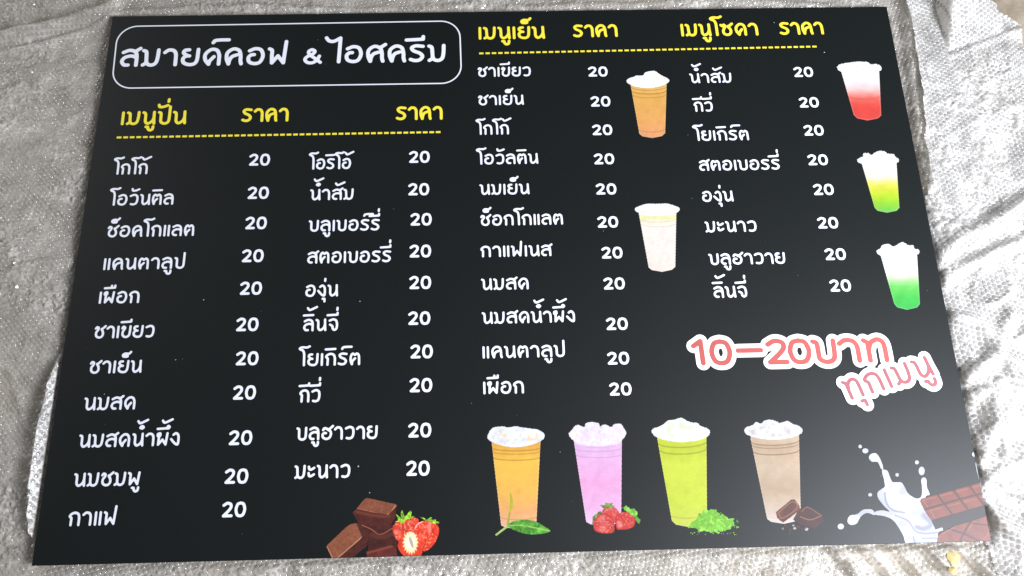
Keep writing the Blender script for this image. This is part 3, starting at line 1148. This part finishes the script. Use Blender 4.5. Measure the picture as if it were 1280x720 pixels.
a.poly('leaf', [(178, 590), (205, 568), (260, 559), (315, 568), (362, 594), (390, 617), (345, 630), (280, 632), (220, 616)],
       (96, 166, 60), grain=.25, **LEAF)
a.build(g=1.1, gain=0.74)


def berry_fn(seed_scale=7, tone=(214, 66, 62)):
    def f(U, V, c, D):
        n_ = vnoise(U, V, seed_scale, 1)
        c = mix(c, (240, 150, 110), np.clip((n_ - .66) * 6, 0, .75))
        c = mix(c, (244, 190, 180), np.clip((vnoise(U, V, 40, 2) - .6) * 2, 0, .5) * np.clip((D - 3) / 10, 0, 1))
        c = mix(c, (150, 30, 30), np.clip(1 - D / 6, 0, 1) * .35)
        return c
    return f


a = Art('drink_picture', 'picture of a cup of pink milk with strawberries', 4, 590, 510)
cup(a, (508, 165), 16, (748, 162), (570, 570), (745, 565), 590,
    [(0, (244, 214, 240)), (.1, (240, 196, 232)), (.5, (244, 180, 220)), (.8, (244, 188, 224)), (1, (244, 214, 240))],
    [(483, 132), (495, 115), (510, 95), (530, 86), (560, 96), (568, 78), (600, 72), (632, 78), (640, 92), (665, 84), (695, 96),
     (712, 82), (742, 80), (757, 100), (770, 125), (762, 145), (740, 168), (690, 186), (610, 192), (540, 182), (500, 158)],
    (252, 240, 250), (246, 220, 236), [(.05, 2.5, .3), (.10, 3, .45), (.17, 3, .45)], (206, 150, 196))
a.poly('strawberry_leaf', [(596, 585), (604, 552), (596, 545), (622, 530), (640, 512), (648, 530), (628, 548), (612, 575)], (126, 150, 66), smooth=False, grain=.3, rag=3)
a.poly('strawberry', [(646, 545), (655, 508), (690, 492), (722, 506), (735, 535), (715, 575), (670, 570)], (216, 78, 78), fn=berry_fn())
a.poly('strawberry_leaf', [(648, 498), (640, 484), (662, 488), (668, 472), (684, 480), (704, 474), (700, 486), (716, 492), (690, 500), (664, 502)], (130, 158, 76), smooth=False, grain=.3, rag=3)
a.poly('strawberry', [(607, 602), (612, 560), (640, 532), (672, 528), (700, 550), (712, 590), (706, 622), (660, 628), (622, 620)], (214, 62, 62), fn=berry_fn())
a.poly('strawberry', [(722, 605), (716, 560), (735, 528), (770, 520), (800, 530), (815, 560), (808, 592), (780, 606), (745, 609)], (216, 66, 64), fn=berry_fn())
a.poly('strawberry_leaf', [(752, 500), (770, 488), (790, 508), (810, 504), (826, 524), (822, 542), (842, 560), (836, 582), (820, 566), (812, 545), (790, 530), (768, 516)],
       (128, 186, 70), smooth=False, grain=.3, rag=3)
a.build(g=1.1, gain=0.64)
a = Art('drink_picture', 'picture of a cup of matcha green tea with green powder', 4, 800, 510)


def ragged(U, V, c, D):
    n_ = vnoise(U, V, 6, 0) * .6 + vnoise(U, V, 14, 1) * .4
    return mix(c * (.80 + .34 * n_)[:, None], (188, 236, 110), np.clip((n_ - .6) * 4, 0, .8))


cup(a, (86, 160), 20, (331, 152), (158, 565), (334, 555), 597,
    [(0, (210, 220, 60)), (.1, (202, 212, 60)), (.3, (212, 222, 74)), (.7, (206, 218, 66)), (1, (208, 214, 92))],
    [(57, 120), (66, 104), (90, 96), (120, 80), (140, 64), (175, 58), (205, 50), (235, 66), (262, 74), (285, 76), (300, 90),
     (340, 106), (348, 122), (335, 145), (280, 164), (200, 172), (120, 160), (75, 142)], (248, 252, 246), (226, 238, 190),
    [(.055, 3.5, .6), (.13, 3.5, .6), (.85, 3, .35)], (146, 152, 36))
a.poly('tea_powder', [(238, 602), (255, 580), (280, 556), (298, 532), (325, 506), (352, 508), (390, 522), (430, 548), (466, 562), (470, 595), (440, 606),
                      (408, 616), (380, 626), (330, 618), (280, 610)], (136, 206, 58), smooth=False, fn=ragged, rag=9)
for k in range(40):
    q = random.Random(k)
    x_, y_ = q.uniform(225, 492), q.uniform(598, 636)
    if k > 26:
        x_, y_ = q.uniform(462, 492), q.uniform(560, 600)
    r_ = q.uniform(1.6, 3.6)
    a.poly('tea_powder', [(x_ - r_, y_), (x_, y_ - r_), (x_ + r_, y_), (x_, y_ + r_)], (150, 210, 90), smooth=False, grain=0)
a.build(g=1.1, gain=0.62)

CH, CHD, CHL = (112, 62, 50), (84, 42, 34), (176, 118, 92)
a = Art('drink_picture', 'picture of a cup of iced cocoa with chocolate pieces', 4, 800, 510)
cup(a, (552, 158), 20, (794, 150), (634, 555), (803, 545), 580,
    [(0, (222, 198, 168)), (.1, (212, 184, 152)), (.35, (218, 194, 166)), (.6, (206, 178, 148)), (.85, (222, 200, 180)), (1, (236, 222, 210))],
    [(520, 115), (530, 98), (560, 88), (578, 72), (605, 78), (622, 64), (650, 60), (680, 68), (700, 76), (735, 66), (760, 80),
     (795, 92), (812, 112), (800, 132), (750, 150), (665, 160), (580, 150), (535, 134)], (248, 246, 248), (214, 196, 190),
    [(.05, 3.5, .6), (.085, 3, .5), (.16, 3, .7), (.9, 2, .2)], (150, 116, 92))
a.poly('chocolate', [(790, 510), (830, 488), (905, 532), (918, 565), (872, 604), (800, 584), (764, 560)], CHD, smooth=False, grain=.15,
       lines=[([(800, 545), (850, 560), (905, 540)], 3, CHL), ([(806, 520), (838, 498), (900, 535)], 2, CHL)])
a.poly('chocolate', [(678, 522), (756, 458), (772, 458), (796, 490), (798, 512), (716, 574), (700, 565), (684, 548)], CH, smooth=False, grain=.15,
       lines=[([(690, 525), (712, 552), (785, 500), (760, 470), (692, 523)], 3, CHL)])
for k, (x_, y_) in enumerate([(712, 604), (735, 596), (748, 610), (772, 602), (790, 596), (806, 606), (830, 606), (745, 628), (722, 590), (765, 588), (788, 612)]):
    q = random.Random(k + 50)
    r_ = q.uniform(6, 13)
    a.poly('chocolate_crumb', [(x_ + r_ * math.cos(t_) * q.uniform(.6, 1), y_ + .8 * r_ * math.sin(t_) * q.uniform(.6, 1)) for t_ in np.linspace(0, 6, 7)],
           (92, 52, 42) if k % 3 else (196, 176, 170), smooth=False, grain=.3)
a.build(g=1.1, gain=0.52)

# chocolate blocks with strawberries at the lower edge
a = Art('chocolate_picture', 'picture of stacked chocolate blocks beside three strawberries', 6.547, 400, 600)
a.poly('chocolate', [(300, 340), (480, 400), (600, 365), (600, 440), (645, 548), (500, 590), (395, 590), (385, 450)], (74, 36, 30), smooth=False, grain=.2,
       lines=[([(345, 372), (420, 405), (490, 448), (600, 392)], 6, (150, 92, 68)), ([(420, 450), (500, 470), (600, 440)], 22, (96, 48, 38))])
a.poly('chocolate', [(380, 585), (580, 533), (625, 560), (632, 660), (380, 660)], (104, 46, 40), smooth=False, grain=.15,
       lines=[([(385, 600), (590, 545)], 9, (134, 70, 56))])
a.poly('chocolate', [(52, 545), (62, 530), (210, 390), (250, 362), (300, 352), (330, 362), (395, 450), (385, 540), (240, 660), (100, 660)], (84, 42, 34), smooth=False, grain=.15)
a.poly('chocolate', [(52, 548), (62, 530), (210, 390), (250, 362), (296, 356), (342, 465), (330, 485), (125, 660), (104, 655)], (140, 86, 62), smooth=False, grain=.10,
       lines=[([(342, 468), (240, 560), (122, 658)], 7, (196, 138, 108)), ([(56, 548), (105, 645)], 6, (186, 126, 98))])
a.poly('chocolate', [(263, 266), (300, 235), (560, 285), (628, 210), (612, 320), (545, 416), (480, 402), (310, 345)], (84, 40, 33), smooth=False, grain=.15,
       lines=[([(300, 262), (430, 290), (560, 300)], 16, (112, 58, 46))])
a.poly('chocolate', [(300, 235), (345, 178), (370, 152), (392, 150), (618, 200), (630, 212), (560, 285), (430, 266)], (136, 82, 60), smooth=False, grain=.10,
       lines=[([(300, 236), (430, 267), (558, 284), (615, 212)], 5, (200, 140, 106))])
a.poly('strawberry', [(596, 430), (598, 380), (630, 345), (700, 320), (765, 308), (805, 330), (800, 400), (720, 460), (640, 506)], (206, 66, 50), fn=berry_fn(9), grain=.15)
a.poly('strawberry', [(772, 410), (800, 355), (850, 335), (925, 340), (966, 380), (970, 445), (930, 530), (868, 582), (820, 570), (780, 500)], (214, 62, 42), fn=berry_fn(9), grain=.15,
       lines=[([(775, 398), (800, 362), (835, 345)], 5, (246, 200, 190))])


def heart(U, V, c, D):
    du, dv = (U - 740) / 62, (V - 512) / 96
    an = np.arctan2(dv, du)
    rr = np.hypot(du, dv) * .86 + .20 * np.abs(np.sin(an * 9)) + .08 * (vnoise(U, V, 8, 2) - .5)
    c = mix(c, (250, 222, 170), np.clip((1.05 - rr) * 5, 0, 1))
    c = mix(c, (252, 244, 220), np.clip((.75 - rr) * 4, 0, 1))
    d2 = np.hypot((U - 745 - (V - 510) * .3) / 16, (V - 512) / 55)
    return mix(c, (176, 150, 110), np.clip((1 - d2) * 3, 0, .8))


a.poly('strawberry', [(640, 560), (645, 500), (680, 450), (740, 425), (790, 450), (815, 510), (838, 575), (820, 622), (765, 638), (690, 625)], (218, 70, 46), fn=heart, grain=.12)
LG = (140, 184, 56)
a.poly('strawberry_leaf', [(608, 348), (640, 330), (622, 282), (660, 312), (660, 262), (672, 250), (694, 305), (735, 252), (750, 262), (742, 300), (775, 296),
                           (740, 318), (700, 330), (690, 345), (660, 362), (655, 340)], LG, smooth=False, grain=.4)
a.poly('strawberry_leaf', [(812, 302), (850, 312), (872, 328), (905, 305), (915, 312), (912, 326), (950, 326), (945, 338), (975, 345), (972, 360), (950, 350),
                           (948, 366), (915, 350), (880, 342), (850, 325)], LG, smooth=False, grain=.4)
a.build(g=1.1, gain=1.0)

# milk splash with chocolate bars in the lower right corner
a = Art('milk_picture', 'picture of a white milk splash beside chocolate bars', 4.5, 1030, 540)


def milk(U, V, c, D):
    c = mix(c, (205, 205, 216), np.clip(1 - np.abs(D - 9) / 8, 0, 1) * .35 * (vnoise(U, V, 45, 1) > .42))
    return mix(c, (205, 204, 216), np.clip((vnoise(U, V, 60, 2) - .48) * 3, 0, .85))


MW = (246, 246, 250)
a.poly('milk_splash', [(324, 222), (340, 214), (358, 224), (372, 262), (388, 284), (430, 284), (450, 308), (470, 345), (500, 368), (526, 376), (546, 362),
                       (550, 320), (545, 272), (558, 257), (574, 268), (577, 310), (592, 352), (570, 372), (620, 480), (668, 548), (640, 570), (636, 650),
                       (480, 650), (440, 575), (392, 502), (340, 475), (288, 466), (290, 448), (330, 442), (366, 448), (332, 412), (303, 372), (300, 342),
                       (322, 322), (340, 308), (336, 270)], MW, fn=milk,
       lines=[([(340, 345), (350, 400), (385, 440), (450, 455)], 7, (176, 174, 190)), ([(400, 470), (470, 500), (510, 555), (560, 572), (640, 566)], 6, (176, 174, 190)),
              ([(560, 470), (600, 520), (560, 545), (520, 535)], 16, (176, 174, 190)), ([(500, 590), (515, 640)], 6, (176, 174, 190)),
              ([(550, 600), (635, 598)], 5, (176, 174, 190))])
a.poly('milk_splash', [(330, 214), (318, 205), (300, 170), (268, 168), (251, 147), (262, 126), (290, 121), (312, 148), (329, 190)], MW, fn=milk)
a.poly('milk_splash', [(130, 505), (143, 472), (184, 463), (218, 439), (262, 436), (284, 454), (280, 468), (240, 456), (205, 477), (182, 515), (150, 524)], MW, fn=milk)
for x_, y_, r1, r2 in ((202, 83, 10, 10), (231, 107, 17, 14), (410, 242, 10, 10), (521, 172, 11, 11), (548, 220, 17, 24), (258, 354, 11, 10), (845, 127, 14, 13), (93, 533, 18, 16)):
    a.poly('milk_drop', [(x_ + r1 * math.cos(t_), y_ + r2 * math.sin(t_)) for t_ in np.linspace(0, math.tau, 8, endpoint=False)], MW, fn=milk)
a.poly('milk_drop', [(850, 178), (862, 168), (872, 180), (876, 220), (886, 275), (872, 268), (858, 220)], MW)
CB, CBD, CBL = (150, 78, 58), (84, 38, 30), (186, 116, 92)
a.poly('chocolate_bar', [(600, 495), (905, 400), (960, 400), (960, 425), (740, 512), (625, 550)], (52, 34, 34), smooth=False)
gl = [([(562, 437), (640, 415), (760, 380), (980, 322)], 6, CBD)]
for p0, p1 in (((636, 352), (722, 468)), ((728, 328), (812, 444)), ((818, 304), (902, 418)), ((905, 280), (990, 390))):
    gl.append(([p0, p1], 6, CBD))
hl = []
for i0 in range(4):
    for j0 in range(2):
        x_, y_ = 552 + i0 * 92 + j0 * 38, 386 - i0 * 24 + j0 * 58
        hl.append(([(x_ + 4, y_), (x_ + 74, y_ - 18)], 2.5, CBL))
        hl.append(([(x_ + 4, y_), (x_ + 34, y_ + 42)], 2.5, CBL))
a.poly('chocolate_bar', [(538, 392), (545, 376), (640, 352), (885, 284), (980, 262), (980, 390), (905, 410), (600, 498), (572, 458)], CB, smooth=False, grain=.1, lines=hl + gl)
a.poly('chocolate_bar', [(634, 640), (636, 600), (650, 572), (735, 528), (820, 505), (920, 470), (990, 470), (990, 660), (634, 660)], CB, smooth=False, grain=.1,
       lines=[([(822, 508), (790, 560), (752, 640)], 6, CBD), ([(700, 545), (800, 580), (900, 628), (960, 650)], 6, CBD), ([(820, 515), (980, 530)], 4, CBD),
              ([(832, 515), (806, 560)], 2.5, CBL), ([(662, 575), (728, 540)], 2.5, CBL), ([(900, 600), (940, 560)], 2.5, CBL)])
a.build(g=1.1, gain=0.44)

# ---- dust specks lying on the print
V, F = [], []
q = random.Random(3)
SP = [(116, 222, 1.2), (255, 375, 1.0), (450, 377, 1.0), (448, 583, 1.6), (131, 493, .9), (220, 450, 1), (520, 694, 1), (462, 616, 1), (754, 289, .8), (700, 565, .9), (967, 29, 1), (1030, 66, 1.2)]
SP += [(q.uniform(60, 1180), q.uniform(30, 690), q.uniform(.22, .55)) for _ in range(30)]
for x_, y_, r_ in SP:
    X, Y = px2w(x_, y_)
    if abs(X) > .58 or abs(Y) > .38:
        continue
    k0 = len(V)
    rr = r_ * .00075
    a0 = q.uniform(0, 3)
    for t_ in range(5):
        V.append((X + rr * q.uniform(.6, 1.6) * math.cos(a0 + t_ * 1.256), Y + rr * q.uniform(.6, 1.4) * math.sin(a0 + t_ * 1.256), .0016))
    V.append((X, Y, .0016 + rr * .8))
    F += [(k0 + i, k0 + (i + 1) % 5, k0 + 5) for i in range(5)]
m_dust = print_mat('dust', (.42, .42, .42))
tag(link('dust_specks', mesh_np('dust_specks', V, F, m_dust), board), kind='stuff')

# ------------------------------------------------------------------ small yellow flecks on the wrap
m_fleck, t, p = nodes('yellow_petal')
p.inputs['Base Color'].default_value = (.40, .31, .12, 1)
p.inputs['Roughness'].default_value = .6


def fleck(x_, y_, rx, ry, label, seed):
    X, Y = px2w(x_, y_, .016)
    q = random.Random(seed)
    S = 14
    V = []
    for k, (rr, zz) in enumerate(((1.0, .0), (.8, .0007), (.4, .0011))):
        for i in range(S):
            an = i * math.tau / S
            j_ = 1 + .05 * math.sin(3 * an + seed) + .10 * q.uniform(-1, 1)
            V.append((rx * rr * j_ * math.cos(an), ry * rr * j_ * math.sin(an), zz + .0006 * math.sin(2 * an)))
    V.append((0, 0, .0011))
    F = []
    for k in range(2):
        for i in range(S):
            j = (i + 1) % S
            F += [(k * S + i, k * S + j, (k + 1) * S + j), (k * S + i, (k + 1) * S + j, (k + 1) * S + i)]
    F += [(2 * S + i, 2 * S + (i + 1) % S, 3 * S) for i in range(S)]
    o = link('yellow_fleck', mesh_np('yellow_fleck', V, F, m_fleck, True))
    hz = float(wrap_h(np.array([float(X)]), np.array([float(Y)]))[0])
    o.location = (float(X), float(Y), hz + .0052)
    tag(o, label, 'fleck', 'yellow flecks by the lower right corner of the board')


fleck(1192, 698, .0085, .0095, 'larger round yellow fleck on the bubble wrap below the chocolate bar picture', 1)
fleck(1183, 713, .0055, .005, 'smaller yellow fleck on the bubble wrap nearest the bottom of the photo', 4)
